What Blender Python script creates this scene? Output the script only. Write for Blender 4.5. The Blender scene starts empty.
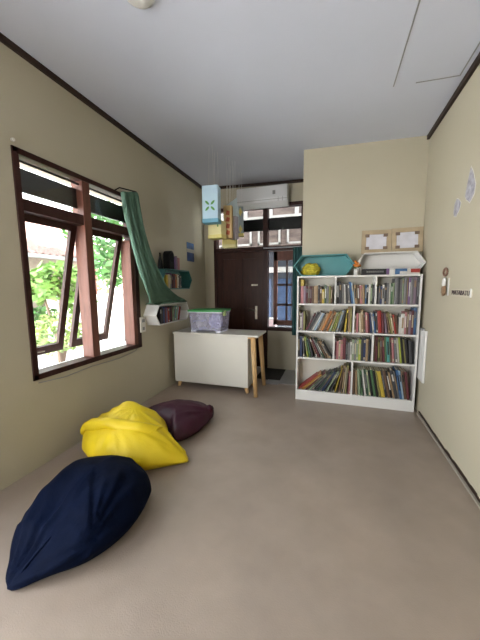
import bpy, bmesh, math, random
from mathutils import Vector, Matrix, noise
random.seed(7)
sc = bpy.context.scene
col = sc.collection
PI = math.pi
XL, XR, YA, YB, ZC = -2.31, 1.0, 5.0, 3.95, 3.22     # left wall, right wall, alcove back, bookshelf wall, ceiling
YF = -2.0                                             # wall behind the camera
XB = -0.40                                            # corner where the alcove begins

# ------------------------------------------------------------------ materials
def mat(name, c, rough=.6, var=.08, scale=8, bump=0, bscale=None, metal=0, spec=.4, trans=0, sub=0, stretch=None):
    m = bpy.data.materials.new(name); m.use_nodes = True
    nt = m.node_tree; N = nt.nodes; L = nt.links
    b = N['Principled BSDF']
    b.inputs['Roughness'].default_value = rough; b.inputs['Metallic'].default_value = metal
    b.inputs['Specular IOR Level'].default_value = spec
    b.inputs['Transmission Weight'].default_value = trans
    tc = N.new('ShaderNodeTexCoord'); mp = N.new('ShaderNodeMapping')
    L.new(tc.outputs['Object'], mp.inputs['Vector'])
    if stretch: mp.inputs['Scale'].default_value = stretch
    nz = N.new('ShaderNodeTexNoise'); nz.inputs['Scale'].default_value = scale; nz.inputs['Detail'].default_value = 4
    L.new(mp.outputs[0], nz.inputs['Vector'])
    r = N.new('ShaderNodeValToRGB')
    r.color_ramp.elements[0].position = .3; r.color_ramp.elements[1].position = .7
    r.color_ramp.elements[0].color = (*[max(0, q*(1-var)) for q in c], 1)
    r.color_ramp.elements[1].color = (*[min(1, q*(1+var)) for q in c], 1)
    L.new(nz.outputs['Fac'], r.inputs[0]); L.new(r.outputs[0], b.inputs['Base Color'])
    if bump:
        n2 = N.new('ShaderNodeTexNoise'); n2.inputs['Scale'].default_value = bscale or scale*4; n2.inputs['Detail'].default_value = 5
        L.new(mp.outputs[0], n2.inputs['Vector'])
        bp = N.new('ShaderNodeBump'); bp.inputs['Strength'].default_value = bump; bp.inputs['Distance'].default_value = .02
        L.new(n2.outputs['Fac'], bp.inputs['Height']); L.new(bp.outputs[0], b.inputs['Normal'])
    return m

def glass_mat(name, tint=(.97, .99, .98), k=.06):
    m = bpy.data.materials.new(name); m.use_nodes = True
    nt = m.node_tree; N = nt.nodes; L = nt.links; N.clear()
    o = N.new('ShaderNodeOutputMaterial'); mx = N.new('ShaderNodeMixShader'); t = N.new('ShaderNodeBsdfTransparent')
    g = N.new('ShaderNodeBsdfGlossy'); g.inputs['Roughness'].default_value = .03
    t.inputs[0].default_value = (*tint, 1); mx.inputs[0].default_value = k
    L.new(t.outputs[0], mx.inputs[1]); L.new(g.outputs[0], mx.inputs[2]); L.new(mx.outputs[0], o.inputs[0])
    return m

M = {}
M['wall'] = mat('cream_paint', (.43, .395, .300), .55, .03, 1.3, .05, 30)
M['ceil'] = mat('white_ceiling_paint', (.535, .56, .65), .7, .03, 1.1, .03, 20)
M['trim'] = mat('dark_wood_trim', (.028, .016, .012), .5, .25, 12, spec=.18)
M['frame'] = mat('dark_red_brown_wood', (.036, .013, .010), .42, .25, 6, .1, 40, spec=.18, stretch=(4, 4, .6))
M['jamb'] = mat('red_brown_wood', (.13, .050, .034), .5, .2, 6, .1, 40, spec=.25, stretch=(4, 4, .6))
M['board'] = mat('black_brown_board', (.016, .012, .011), .5, .2, 8)
M['door'] = mat('varnished_door_wood', (.036, .012, .007), .4, .3, 5, .08, 30, spec=.18, stretch=(5, 5, .5))
M['white'] = mat('white_laminate', (.64, .635, .62), .35, .02, 3)
M['cream'] = mat('cream_white_board', (.62, .605, .55), .35, .03, 2)
M['oak'] = mat('light_oak', (.56, .36, .17), .5, .15, 10, .05, 40, stretch=(5, 5, .5))
M['ac'] = mat('white_appliance_plastic', (.68, .69, .71), .3, .01, 3)
M['grey'] = mat('grey_plastic', (.25, .255, .26), .4, .05)
M['dark'] = mat('black_plastic', (.008, .008, .009), .5, .1, spec=.15)
M['chrome'] = mat('dull_nickel', (.34, .30, .24), .4, .05, 20, metal=1)
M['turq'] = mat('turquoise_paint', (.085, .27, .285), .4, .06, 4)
M['turqwall'] = mat('deep_turquoise_paint', (.042, .150, .150), .4, .06, 4)  # same turquoise paint, darkened for the shade along the left wall
M['housewhite'] = mat('weathered_white_paint', (.30, .29, .28), .6, .1, 6)  # white darkened evenly so the outdoor frames render less bright
M['navy'] = mat('navy_fabric', (.0012, .0036, .0145), .8, .25, 7, .15, 60, spec=.06)
M['yellow'] = mat('yellow_fabric', (.66, .49, .012), .5, .06, 5, .12, 50, spec=.35)
M['maroon'] = mat('maroon_fabric', (.034, .0042, .0135), .55, .2, 6, .12, 50, spec=.3)
M['green'] = mat('sage_green_cloth', (.088, .170, .122), .75, .15, 9, .1, 60)
M['teal'] = mat('teal_cloth', (.032, .098, .098), .75, .15, 9)
M['kraft'] = mat('kraft_cardboard', (.39, .31, .205), .8, .1, 12)
M['paper'] = mat('pale_paper', (.56, .56, .62), .7, .08, 14)
M['page'] = mat('book_pages', (.66, .60, .48), .8, .1, 40)
M['outlet'] = mat('ivory_outlet_plastic', (.62, .60, .55), .35, .02)
M['mat'] = mat('dark_doormat', (.035, .032, .030), .95, .3, 60, .4, 200)
M['tile'] = mat('pale_grey_tile', (.30, .30, .30), .35, .06, 6)
M['glass'] = glass_mat('window_glass')
M['thinglass'] = glass_mat('dull_window_glass', (.86, .88, .88), 0)
M['string'] = mat('white_string', (.75, .75, .75), .8, .02)
M['stain'] = mat('bared_grey_plaster', (.34, .335, .385), .85, .35, 22)
M['stainedge'] = mat('white_filler', (.56, .545, .50), .8, .08, 20)

def floor_mat():
    m = mat('taupe_carpet', (.29, .238, .196), .36, .09, 3.2, .12, 140, spec=.42)
    nt = m.node_tree; N = nt.nodes; L = nt.links
    b = N['Principled BSDF']
    src = b.inputs['Base Color'].links[0].from_socket
    n = N.new('ShaderNodeTexNoise'); n.inputs['Scale'].default_value = .9; n.inputs['Detail'].default_value = 6; n.inputs['Roughness'].default_value = .7
    tc = N.new('ShaderNodeTexCoord'); L.new(tc.outputs['Object'], n.inputs['Vector'])
    r = N.new('ShaderNodeValToRGB'); r.color_ramp.elements[0].position = .35; r.color_ramp.elements[1].position = .7
    r.color_ramp.elements[0].color = (.90, .90, .92, 1); r.color_ramp.elements[1].color = (1.08, 1.05, 1.03, 1)
    L.new(n.outputs['Fac'], r.inputs[0])
    mx = N.new('ShaderNodeMix'); mx.data_type = 'RGBA'; mx.blend_type = 'MULTIPLY'; mx.inputs[0].default_value = 1
    L.new(src, mx.inputs[6]); L.new(r.outputs[0], mx.inputs[7]); L.new(mx.outputs[2], b.inputs['Base Color'])
    return m
M['floor'] = floor_mat()

def tub_mat():
    m = bpy.data.materials.new('milky_clear_plastic'); m.use_nodes = True
    nt = m.node_tree; N = nt.nodes; L = nt.links; N.clear()
    o = N.new('ShaderNodeOutputMaterial'); mx = N.new('ShaderNodeMixShader'); t = N.new('ShaderNodeBsdfTransparent')
    p = N.new('ShaderNodeBsdfPrincipled'); p.inputs['Base Color'].default_value = (.58, .58, .76, 1); p.inputs['Roughness'].default_value = .2
    nz = N.new('ShaderNodeTexNoise'); nz.inputs['Scale'].default_value = 5
    mr = N.new('ShaderNodeMapRange'); mr.inputs['To Min'].default_value = .22; mr.inputs['To Max'].default_value = .45
    L.new(nz.outputs['Fac'], mr.inputs['Value']); L.new(mr.outputs[0], mx.inputs[0])
    L.new(t.outputs[0], mx.inputs[1]); L.new(p.outputs[0], mx.inputs[2]); L.new(mx.outputs[0], o.inputs[0])
    return m
M['tub'] = tub_mat()

# ------------------------------------------------------------------ helpers
def box(bm, x0, x1, y0, y1, z0, z1, mi=0):
    vs = [bm.verts.new(p) for p in ((x0,y0,z0),(x1,y0,z0),(x1,y1,z0),(x0,y1,z0),(x0,y0,z1),(x1,y0,z1),(x1,y1,z1),(x0,y1,z1))]
    for f in ((3,2,1,0),(4,5,6,7),(0,1,5,4),(1,2,6,5),(2,3,7,6),(3,0,4,7)):
        bm.faces.new([vs[i] for i in f]).material_index = mi
    return vs

def prism(bm, pts, v, mi=0):
    """polygon (list of 3-D points) extruded by vector v"""
    v = Vector(v); a = [bm.verts.new(p) for p in pts]; b = [bm.verts.new(Vector(p)+v) for p in pts]
    n = len(pts); fs = [bm.faces.new(a[::-1]), bm.faces.new(b)]
    for i in range(n): fs.append(bm.faces.new((a[i], a[(i+1) % n], b[(i+1) % n], b[i])))
    for f in fs: f.material_index = mi
    return fs

def tube(bm, pts, r, n=8, mi=0, r1=None, cap=True):
    pts = [Vector(p) for p in pts]; rings = []
    for i, p in enumerate(pts):
        d = (pts[min(i+1, len(pts)-1)]-pts[max(i-1, 0)]).normalized()
        a = d.cross(Vector((0, 0, 1)) if abs(d.z) < .9 else Vector((1, 0, 0))).normalized(); b = d.cross(a)
        rr = r if r1 is None else r+(r1-r)*i/(len(pts)-1)
        rings.append([bm.verts.new(p+a*rr*math.cos(2*PI*k/n)+b*rr*math.sin(2*PI*k/n)) for k in range(n)])
    for i in range(len(rings)-1):
        for k in range(n):
            f = bm.faces.new((rings[i][k], rings[i][(k+1) % n], rings[i+1][(k+1) % n], rings[i+1][k])); f.material_index = mi; f.smooth = True
    if cap:
        bm.faces.new(rings[0][::-1]).material_index = mi; bm.faces.new(rings[-1]).material_index = mi

def lathe(bm, c, prof, n=24, mi=0):
    rings = [[bm.verts.new((c[0]+r*math.cos(2*PI*k/n), c[1]+r*math.sin(2*PI*k/n), c[2]+z)) for k in range(n)] for r, z in prof]
    for i in range(len(rings)-1):
        for k in range(n):
            f = bm.faces.new((rings[i][k], rings[i][(k+1) % n], rings[i+1][(k+1) % n], rings[i+1][k])); f.material_index = mi; f.smooth = True
    bm.faces.new(rings[0][::-1]).material_index = mi; bm.faces.new(rings[-1]).material_index = mi

def obj(name, bm, m, parent=None, bevel=0, smooth=False, fix=True):
    if fix: bmesh.ops.recalc_face_normals(bm, faces=bm.faces[:])
    me = bpy.data.meshes.new(name); bm.to_mesh(me); bm.free()
    for q in (m if isinstance(m, (list, tuple)) else [m]): me.materials.append(q)
    if smooth: me.polygons.foreach_set('use_smooth', [True]*len(me.polygons))
    o = bpy.data.objects.new(name, me); col.objects.link(o)
    if parent:
        o.parent = parent; o.matrix_parent_inverse = Matrix.Translation(-Vector(parent.location))
    if bevel:
        b = o.modifiers.new('bevel', 'BEVEL'); b.width = bevel; b.segments = 2; b.limit_method = 'ANGLE'
    return o

def tag(o, label, cat, group=None):
    o['label'] = label; o['category'] = cat
    if group: o['group'] = group
    return o

def thing(name, label, cat, loc, group=None):
    o = bpy.data.objects.new(name, None); col.objects.link(o); o.location = loc; o.empty_display_size = .1
    return tag(o, label, cat, group)

def struct(name, bm=None, m=None, loc=None, **k):
    if bm is None:
        o = bpy.data.objects.new(name, None); col.objects.link(o); o.location = loc
    else: o = obj(name, bm, m, **k)
    o['kind'] = 'structure'; return o

def B(*boxes):
    bm = bmesh.new()
    for b in boxes: box(bm, *b)
    return bm

# ------------------------------------------------------------------ room shell
T = .15
W1 = (1.62, 3.02, .74, 2.56)        # visible window in the left wall: y0 y1 z0 z1
W3 = (-1.7, .6, .04, 2.56)         # unseen opening added for daylight in the left wall, beside and behind the camera
struct('floor', B((XL-T, XR+T, YF-T, YA+T, -.12, 0)), M['floor'])
def zc(x): return 3.185+(XR-x)*.033      # the ceiling rises a little towards the window side
WH = 3.42
bm = bmesh.new(); prism(bm, [(XL, YF, zc(XL)), (XR, YF, zc(XR)), (XR, YF, WH), (XL, YF, WH)], (0, YA-YF, 0))
struct('ceiling', bm, M['ceil'])
x0, x1 = XL-T, XL
struct('wall_left', B((x0, x1, YF-T, W3[0], 0, W1[2]), (x0, x1, W3[1], YA+T, 0, W1[2]), (x0, x1, W3[0], W3[1], 0, W3[2]), (x0, x1, YF-T, YA+T, W1[3], WH),
       (x0, x1, YF-T, W3[0], W1[2], W1[3]), (x0, x1, W3[1], W1[0], W1[2], W1[3]), (x0, x1, W1[1], YA+T, W1[2], W1[3])), M['wall'])
struct('wall_right', B((XR, XR+T, YF-T, YA+T, 0, WH)), M['wall'])
struct('wall_back', B((XB, XR, YB, YA+T, 0, WH)), M['wall'])       # the wall block behind the bookshelf
# alcove wall with the door / window opening  x -2.12..-0.5
y0, y1 = YA, YA+T
DX0, DX1, DZ = -2.12, -.48, 2.90
struct('wall_alcove', B((XL, DX0, y0, y1, 0, WH), (DX0, DX1, y0, y1, DZ, WH), (DX1, XB, y0, y1, 0, WH), (-1.14, DX1, y0, y1, 0, .70)), M['wall'])
# wall behind the camera with an unseen opening added at left for light
G0, G1, GZ = -2.27, -1.25, 3.1
struct('wall_front', B((XL, G0, YF-T, YF, 0, WH), (G1, XR, YF-T, YF, 0, WH), (G0, G1, YF-T, YF, 0, .05), (G0, G1, YF-T, YF, GZ, WH)), M['wall'])
struct('window_3', B((G0, G0+.05, YF-T, YF+.01, .05, GZ), (G1-.05, G1, YF-T, YF+.01, .05, GZ), (G0+.05, G1-.05, YF-T, YF+.01, .05, .12), (G0+.05, G1-.05, YF-T, YF+.01, GZ-.06, GZ)), M['frame'])
bm = B((XL-T, XL+.01, W3[0], W3[0]+.08, W3[2], W3[3]), (XL-T, XL+.01, W3[1]-.08, W3[1], W3[2], W3[3]), (XL-T, XL+.01, W3[0], W3[1], W3[2], W3[2]+.07), (XL-T, XL+.01, W3[0], W3[1], W3[3]-.07, W3[3]), (XL-T, XL+.01, -.42, -.33, W3[2], W3[3]))
struct('door_2', bm, M['frame'])  # unseen door frame around the added daylight opening
# cornices
struct('trim_1', B((XL, XL+.028, YF, YA, zc(XL)-.045, zc(XL))), M['trim'])
struct('trim_2', B((XR-.028, XR, YF, YB, zc(XR)-.045, zc(XR))), M['trim'])
bm = bmesh.new(); prism(bm, [(XL, YA-.028, zc(XL)-.045), (XB, YA-.028, zc(XB)-.045), (XB, YA-.028, zc(XB)), (XL, YA-.028, zc(XL))], (0, .028, 0))
struct('trim_3', bm, M['trim'])
# ceiling hatch seams
bm = bmesh.new()
for x0, x1, y0, y1 in ((.445, .455, 1.9, 2.96), (.62, .93, 2.955, 2.965), (.93, .94, 2.2, 2.965)):
    prism(bm, [(x0, y0, zc(x0)-.003), (x1, y0, zc(x1)-.003), (x1, y0, zc(x1)), (x0, y0, zc(x0))], (0, y1-y0, 0))
struct('trim_4', bm, M['grey'])
# dark ragged strip painted in for the shadowed gap above the right baseboard
bm = bmesh.new(); y = YF
while y < 3.66:
    w = random.uniform(.05, .16); hh = random.uniform(.016, .03)
    box(bm, XR-.004, XR, y, min(y+w, 3.66), .018, .022+hh); y += w
struct('trim_5', bm, M['trim'])
struct('baseboard_right', B((XR-.018, XR, YF, 3.66, 0, .014)), mat('worn_skirting', (.33, .30, .25), .7, .1, 8))

# ------------------------------------------------------------------ window 1 (left wall)
w1 = struct('window_1', loc=(XL-.07, 2.32, W1[2]))
fx0, fx1 = XL-.13, XL+.012
yA, yB_, zA, zB = W1
bm = B((fx0, fx1, yA, yA+.05, zA, zB), (fx0, fx1, yB_-.07, yB_, zA, zB), (fx0, fx1, yA, yB_, zB-.045, zB), (fx0, fx1, yA, yB_, zA, zA+.05))
obj('window_frame', bm, M['frame'], w1, bevel=.005)
obj('mullion', B((fx0, fx1-.004, 2.245, 2.335, zA+.05, zB-.045)), M['jamb'], w1, bevel=.005)
obj('reveal_lining', B((fx0, fx1-.004, yB_-.135, yB_-.07, zA+.05, 2.05)), M['jamb'], w1, bevel=.004)
for a, b in ((yA+.05, 2.245), (2.335, yB_-.07)):
    obj('transom_rail', B((fx0+.01, fx1-.012, a, b, 2.10, 2.195)), M['frame'], w1, bevel=.004)
    obj('transom_board', B((XL-.10, XL-.07, a, b, 2.265, 2.445)), M['board'], w1)
    obj('transom_bead', B((XL-.045, XL-.03, a, b, 2.475, 2.49)), M['board'], w1)
    obj('glass_pane', B((XL-.06, XL-.056, a, b, 2.195, zB-.045)), M['glass'], w1)
def sash(a, b, ang):
    """top-hung sash swung outwards; local z down from the hinge"""
    H = 1.29; s = .062; t = .036
    def tr(bm):
        bmesh.ops.rotate(bm, verts=bm.verts[:], cent=(0, 0, 0), matrix=Matrix.Rotation(ang, 3, 'Y'))
        bmesh.ops.translate(bm, verts=bm.verts[:], vec=(XL-.085, 0, 2.10)); return bm
    sa = obj('sash', tr(B((-t, 0, a, a+s, -H, 0), (-t, 0, b-s, b, -H, 0), (-t, 0, a+s, b-s, -s, 0), (-t, 0, a+s, b-s, -H, -H+s+.02))), M['frame'], w1)
    p = obj('glass_pane', tr(B((-.02, -.016, a+s, b-s, -H+s, -s))), M['glass'], sa); p.matrix_parent_inverse = Matrix()
    st = bmesh.new(); tube(st, [(0.005, (a+b)/2-.07, -H+.05), (.03, (a+b)/2-.06, -H+.05), (.03, (a+b)/2+.05, -H+.045)], .006)
    h = obj('stay_handle', tr(st), M['chrome'], sa); h.matrix_parent_inverse = Matrix()
    return sa
sash(yA+.055, 2.24, math.radians(14))
sash(2.34, yB_-.14, math.radians(14))
sill = obj('window_sill', B((XL-.30, XL-T, yA-.05, yB_+.05, zA-.06, zA+.005)), M['white'], w1)

# ------------------------------------------------------------------ door 1 + window 2 + transoms (alcove wall)
w2 = struct('window_2', loc=(-1.3, YA, .7))
fy0, fy1 = YA-.015, YA+.12
bm = B((DX0, DX0+.055, fy0, fy1, 0, DZ), (-1.185, -1.10, fy0, fy1, 0, DZ), (DX1-.05, DX1, fy0, fy1, .70, DZ),
       (DX0, DX1, fy0, fy1, DZ-.055, DZ), (DX0, DX1, fy0, fy1, 2.12, 2.19), (-1.10, DX1, fy0, fy1, .70, .76))
obj('window_frame', bm, M['frame'], w2, bevel=.004)
for a, b in ((DX0+.055, -1.185), (-1.10, DX1-.05)):
    obj('transom_board', B((a, b, YA+.07, YA+.10, 2.475, 2.675)), M['board'], w2)
    obj('glass_pane', B((a, b, YA+.05, YA+.054, 2.19, DZ-.055)), M['thinglass'], w2)
# barred sash, slightly ajar
sx0, sx1, sz0, sz1 = -1.02, -.55, .79, 2.11
bm = B((sx0, sx0+.07, YA+.12, YA+.155, sz0, sz1), (sx1-.07, sx1, YA+.12, YA+.155, sz0, sz1), (sx0, sx1, YA+.12, YA+.155, sz1-.16, sz1), (sx0, sx1, YA+.12, YA+.155, sz0, sz0+.09))
sa = obj('sash', bm, M['jamb'], w2, bevel=.004)
bm = B((-.80, -.765, YA+.125, YA+.15, sz0, sz1), (sx0, sx1, YA+.125, YA+.15, 1.50, 1.54), (sx0, sx1, YA+.125, YA+.15, 1.14, 1.18))
q = obj('muntin', bm, M['frame'], sa)
q.matrix_parent_inverse = Matrix()
q = obj('glass_pane', B((sx0+.06, sx1-.06, YA+.136, YA+.139, sz0+.05, sz1-.1)), M['thinglass'], sa); q.matrix_parent_inverse = Matrix()
obj('curtain_rail', B((-1.17, -.50, YA-.05, YA-.02, 2.145, 2.165)), M['grey'], w2)

d1 = struct('door_1', loc=(-1.62, YA, 0))
dx0, dx1, dz = -2.065, -1.185, 2.12
bm = B((dx0, dx1, YA+.03, YA+.065, .01, dz))
# raised stiles, rails and two planks of relief
for a, b in ((dx0, dx0+.11), (-1.69, -1.57), (dx1-.12, dx1)): box(bm, a, b, YA+.015, YA+.03, .01, dz)
for a, b in ((.01, .2), (.95, 1.1), (1.42, 1.52), (dz-.13, dz)):
    for c, d in ((dx0+.11, -1.69), (-1.57, dx1-.12)): box(bm, c, d, YA+.017, YA+.03, a, b)
obj('door_leaf', bm, M['door'], d1)
bm = B((-1.335, -1.295, YA+.008, YA+.016, .90, 1.14)); tube(bm, [(-1.315, YA+.01, 1.07), (-1.315, YA-.04, 1.07), (-1.33, YA-.045, 1.07), (-1.44, YA-.045, 1.065)], .009)
obj('lever_handle', bm, M['chrome'], d1)
bm = B((-1.40, -1.285, YA-.004, YA+.016, 1.505, 1.535)); tube(bm, [(-1.36, YA-.015, 1.52), (-1.29, YA-.015, 1.52)], .008)
obj('door_bolt', bm, M['chrome'], d1)

# ------------------------------------------------------------------ air conditioner
a = thing('air_conditioner', 'white wall mounted air conditioner above the dark door', 'air conditioner', (-1.125, YA, 2.78))
ax0, ax1 = -1.60, -.735
prof = [(YA, 2.83), (YA-.15, 2.815), (YA-.215, 2.88), (YA-.225, 2.94), (YA-.22, 3.10), (YA-.20, 3.135), (YA, 3.135)]
bm = bmesh.new(); prism(bm, [(ax0, y, z) for y, z in prof], (ax1-ax0, 0, 0)); body = obj('body', bm, M['ac'], a, bevel=.008)
bm = bmesh.new(); prism(bm, [(ax0+.03, YA-.152, 2.808), (ax0+.03, YA-.222, 2.878), (ax0+.03, YA-.226, 2.874), (ax0+.03, YA-.156, 2.804)], (ax1-ax0-.06, 0, 0)); obj('louver', bm, M['ac'], a)
obj('panel_seam', B((ax0+.005, ax1-.005, YA-.229, YA-.222, 2.908, 2.913)), M['grey'], body)
obj('display', B((-.975, -.93, YA-.229, YA-.222, 2.985, 3.045)), M['grey'], body)
for x in (-.885, -.815): obj('badge', B((x, x+.005, YA-.228, YA-.216, 2.872, 2.94)), M['grey'], body)
obj('top_grille', B(*[(ax0+.04, ax1-.04, YA-.19+i*.02, YA-.18+i*.02, 3.13, 3.142) for i in range(8)]), M['grey'], a)

# ------------------------------------------------------------------ ceiling lamp
ZL = zc(-1.14)-.002
a = thing('ceiling_lamp', 'round pale grey ceiling lamp base near the top edge', 'ceiling lamp', (-1.15, 1.635, ZL))
bm = bmesh.new(); lathe(bm, (-1.15, 1.635, ZL-.012), [(.10, 0), (.105, .012)]); obj('base', bm, M['ac'], a)
bm = bmesh.new(); lathe(bm, (-1.15, 1.635, ZL-.05), [(.02, 0), (.06, .006), (.085, .02), (.093, .038)]); obj('diffuser', bm, mat('frosted_diffuser', (.6, .59, .58), .4, .02), a)

# ------------------------------------------------------------------ bookshelf
BX0, BX1, BY0, BY1, BH = -.43, .957, 3.69, 3.94, 1.62
bs = thing('bookshelf', 'tall white bookshelf with four rows packed with books', 'bookshelf', ((BX0+BX1)/2, (BY0+BY1)/2, 0))
tk = .02
TIERS = [(1.275, 1.60, [.035, .485]), (.925, 1.255, [.255]), (.575, .905, [.035, .48]), (.135, .555, [.26])]
obj('side_panel', B((BX0, BX0+tk, BY0, BY1, 0, BH)), M['white'], bs, bevel=.002)
obj('side_panel', B((BX1-tk, BX1, BY0, BY1, 0, BH)), M['white'], bs, bevel=.002)
obj('top_board', B((BX0+tk, BX1-tk, BY0, BY1, BH-tk, BH)), M['white'], bs, bevel=.002)
for z0, z1, ds in TIERS:
    obj('shelf_board', B((BX0+tk, BX1-tk, BY0+.002, BY1-.008, z0-tk, z0)), M['white'], bs, bevel=.002)
    for d in ds: obj('divider', B((d-tk/2, d+tk/2, BY0+.002, BY1-.008, z0, z1)), M['white'], bs, bevel=.002)
obj('back_panel', B((BX0+tk, BX1-tk, BY1-.008, BY1, .115, BH-tk)), M['cream'], bs)
obj('plinth', B((BX0+tk, BX1-tk, BY0+.004, BY0+.024, 0, .115)), M['white'], bs, bevel=.002)

# ------------------------------------------------------------------ books
C = {
 'grey':(.15,.15,.155), 'dark grey':(.045,.045,.05), 'black':(.012,.012,.014), 'white':(.50,.49,.46), 'cream':(.44,.38,.27), 'pink':(.36,.15,.16),
 'maroon':(.10,.026,.032), 'red':(.28,.035,.03), 'brown':(.11,.067,.043), 'tan':(.27,.19,.11), 'orange':(.34,.14,.04), 'yellow':(.42,.31,.045),
 'olive':(.20,.19,.07), 'green':(.06,.125,.06), 'pale green':(.21,.265,.17), 'teal':(.06,.24,.22), 'blue':(.05,.12,.25), 'pale blue':(.28,.38,.48),
 'navy':(.03,.05,.12), 'purple':(.14,.08,.18), 'mauve':(.20,.145,.19), 'lime':(.32,.37,.06), 'beige':(.33,.28,.21), 'dark green':(.04,.08,.05)}
CM = {k: mat(k.replace(' ', '_')+'_book_cover', v, .45, .12, 25) for k, v in C.items()}
ORD = 'first second third fourth fifth sixth seventh eighth ninth tenth eleventh twelfth thirteenth fourteenth fifteenth sixteenth seventeenth eighteenth nineteenth twentieth twenty-first twenty-second twenty-third twenty-fourth twenty-fifth twenty-sixth twenty-seventh'.split()
def book_mesh(t, d, h, cm, band):
    """standing book, spine at y=0 facing -y; origin at bottom left of the spine"""
    bm = bmesh.new(); c = min(.003, t*.18)
    prism(bm, [(0, .004, 0), (t*.25, 0, 0), (t*.75, 0, 0), (t, .004, 0), (t, .007, 0), (0, .007, 0)], (0, 0, h), 0)
    box(bm, 0, c, .007, d, 0, h, 0); box(bm, t-c, t, .007, d, 0, h, 0)
    box(bm, c, t-c, .007, d-.004, .003, h-.004, 1)
    if band == 1: box(bm, t*.22, t*.78, -.0006, .001, h*.62, h*.86, 2)
    elif band == 2:
        box(bm, t*.25, t*.75, -.0006, .001, h*.30, h*.82, 2)
    elif band == 4: box(bm, -.0004, t+.0004, -.0008, d, h*.74, h+.001, 2)
    elif band == 3: box(bm, t*.2, t*.8, -.0006, .001, h*.05, h*.16, 2); box(bm, t*.2, t*.8, -.0006, .001, h*.8, h*.93, 2)
    bmesh.ops.recalc_face_normals(bm, faces=bm.faces[:])
    me = bpy.data.meshes.new('book'); bm.to_mesh(me); bm.free()
    b2 = 'yellow' if band == 4 else random.choice(['white', 'cream', 'tan', 'grey', 'black'])
    for q in (cm, M['page'], CM[b2]): me.materials.append(q)
    return me
def pack(xs, xe, z, zmax, spec, where, group, fy, rnd, axis='x', dmax=.215):
    items = [s.split(',') for s in spec.split(';')]
    it = [[c.strip(), float(t)/100, float(h)/100, math.radians(float(l))] for c, t, h, l in items]
    def layout(k):
        out = []; x = xs; pa = None
        for c, t, h, a in it:
            t = t*k
            if pa is None: x = xs+.002+(max(0, -math.tan(a))*h*math.cos(a))
            else:
                hm = min(ph*math.cos(pa), h*math.cos(a)); x = px+max(0, hm*(math.tan(pa)-math.tan(a)))+.0007
            out.append((c, t, h, a, x)); px = x+t/math.cos(a); pa = a; ph = h
        end = max(px, px+h*math.sin(a)) if a > 0 else px
        return out, end
    k = 1.0
    for _ in range(60):
        out, end = layout(k)
        if end > xe-.003: k *= .985
        else: break
    n = len(out)
    for i, (c, t, h, a, x) in enumerate(out):
        h = min(h, (zmax-z-.006)/math.cos(a)-t*abs(math.tan(a)))
        d = min(dmax, rnd.uniform(.15, .205)); me = book_mesh(t, d, h, CM[c], 4 if c == 'pink' and 'bookshelf top row, left' in where else rnd.choice([0, 0, 1, 2, 3]))
        o = bpy.data.objects.new('book', me); col.objects.link(o)
        if a > 0:
            off = Matrix.Rotation(a, 4, 'Y') @ Vector((t, 0, 0)); bx = x+t/math.cos(a)-off.x; bz = z-off.z
        else: bx, bz = x, z
        yy = fy+rnd.uniform(.0, .022)
        if axis == 'x':
            o.location = (bx, yy, bz+.0006); o.rotation_euler = (0, a, 0)
        else:   # books facing +x on the left wall; packing runs along +y
            o.matrix_world = Matrix.Translation((fy-rnd.uniform(0, .012), bx, bz+.0006)) @ Matrix.Rotation(PI/2, 4, 'Z') @ Matrix.Rotation(a, 4, 'Y')
        lean = 'leaning ' if abs(a) > .12 else ''
        pos = ('first book from the left' if i == 0 else 'last book at the right end' if i == n-1 else ORD[i]+' book from the left')
        tag(o, f'{lean}{c} spine, {pos} in {where}', 'book', group)
rnd = random.Random(3)
fy = BY0+.012
g = 'books in the white bookshelf'
pack(BX0+tk, .025, 1.275, 1.60, 'dark grey,2,22,0;pink,3.6,30,0;mauve,3,22,0;maroon,2.4,22,0;brown,2.4,22,0;maroon,2,22,0;brown,2.6,22,0;tan,5,22.5,0;dark grey,2,23,0;brown,2.6,21,0;yellow,3,18,0;dark green,2.4,23,0;grey,2.6,22,0;olive,2.2,22,0;brown,2,21,0', 'bookshelf top row, left compartment', g, fy, rnd)
pack(.045, .475, 1.275, 1.60, 'black,2.6,27,-2;dark grey,3,27,-3;grey,2.6,25,-2;white,1.6,24,-3;dark grey,2.5,23,-4;grey,2.4,24,-4;blue,2,27,-8;pale blue,1.8,26,-8;tan,3,23,-6;brown,3,23,-4;pink,3,22,-3;tan,2.6,23,-3;blue,1.6,23,0;black,2,23,0;white,2.2,24,0;pale green,2,24,0;dark grey,2,23,0', 'bookshelf top row, middle compartment', g, fy, rnd)
pack(.495, BX1-tk, 1.275, 1.60, 'dark grey,2.4,20,0;grey,2,22,0;navy,2,21,0;white,2.4,23,0;dark grey,2.4,21,0;grey,2.6,25,0;white,2,25,0;green,2,24,0;pale green,2,25,0;grey,3,30,-1;dark grey,2.4,31,-1;grey,2.4,29,-1;pale green,2,30,-1;grey,3,31,0;tan,1.4,31,0;purple,2.4,31,0;grey,3,31,0;mauve,3.4,32,0;dark grey,2.4,31,0', 'bookshelf top row, right compartment', g, fy, rnd)
pack(BX0+tk, .245, .925, 1.255, 'brown,2.4,25,0;white,2,22,0;mauve,2,23,0;olive,2.6,25,0;maroon,2.6,24,26;dark grey,2.6,26,27;grey,2.6,27,27;white,1.6,26,27;pale blue,2.2,25,26;grey,2,24,26;tan,3,25,24;orange,3.2,27,24;brown,2.6,28,23;orange,2.4,26,22;pale green,2.6,25,20;lime,1.6,25,18;olive,2,27,17;pale blue,2.4,27,15;dark grey,2.6,28,13;yellow,2,28,5;tan,2.4,31,0;olive,2,30,0', 'bookshelf second row, left compartment', g, fy, rnd)
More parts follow.
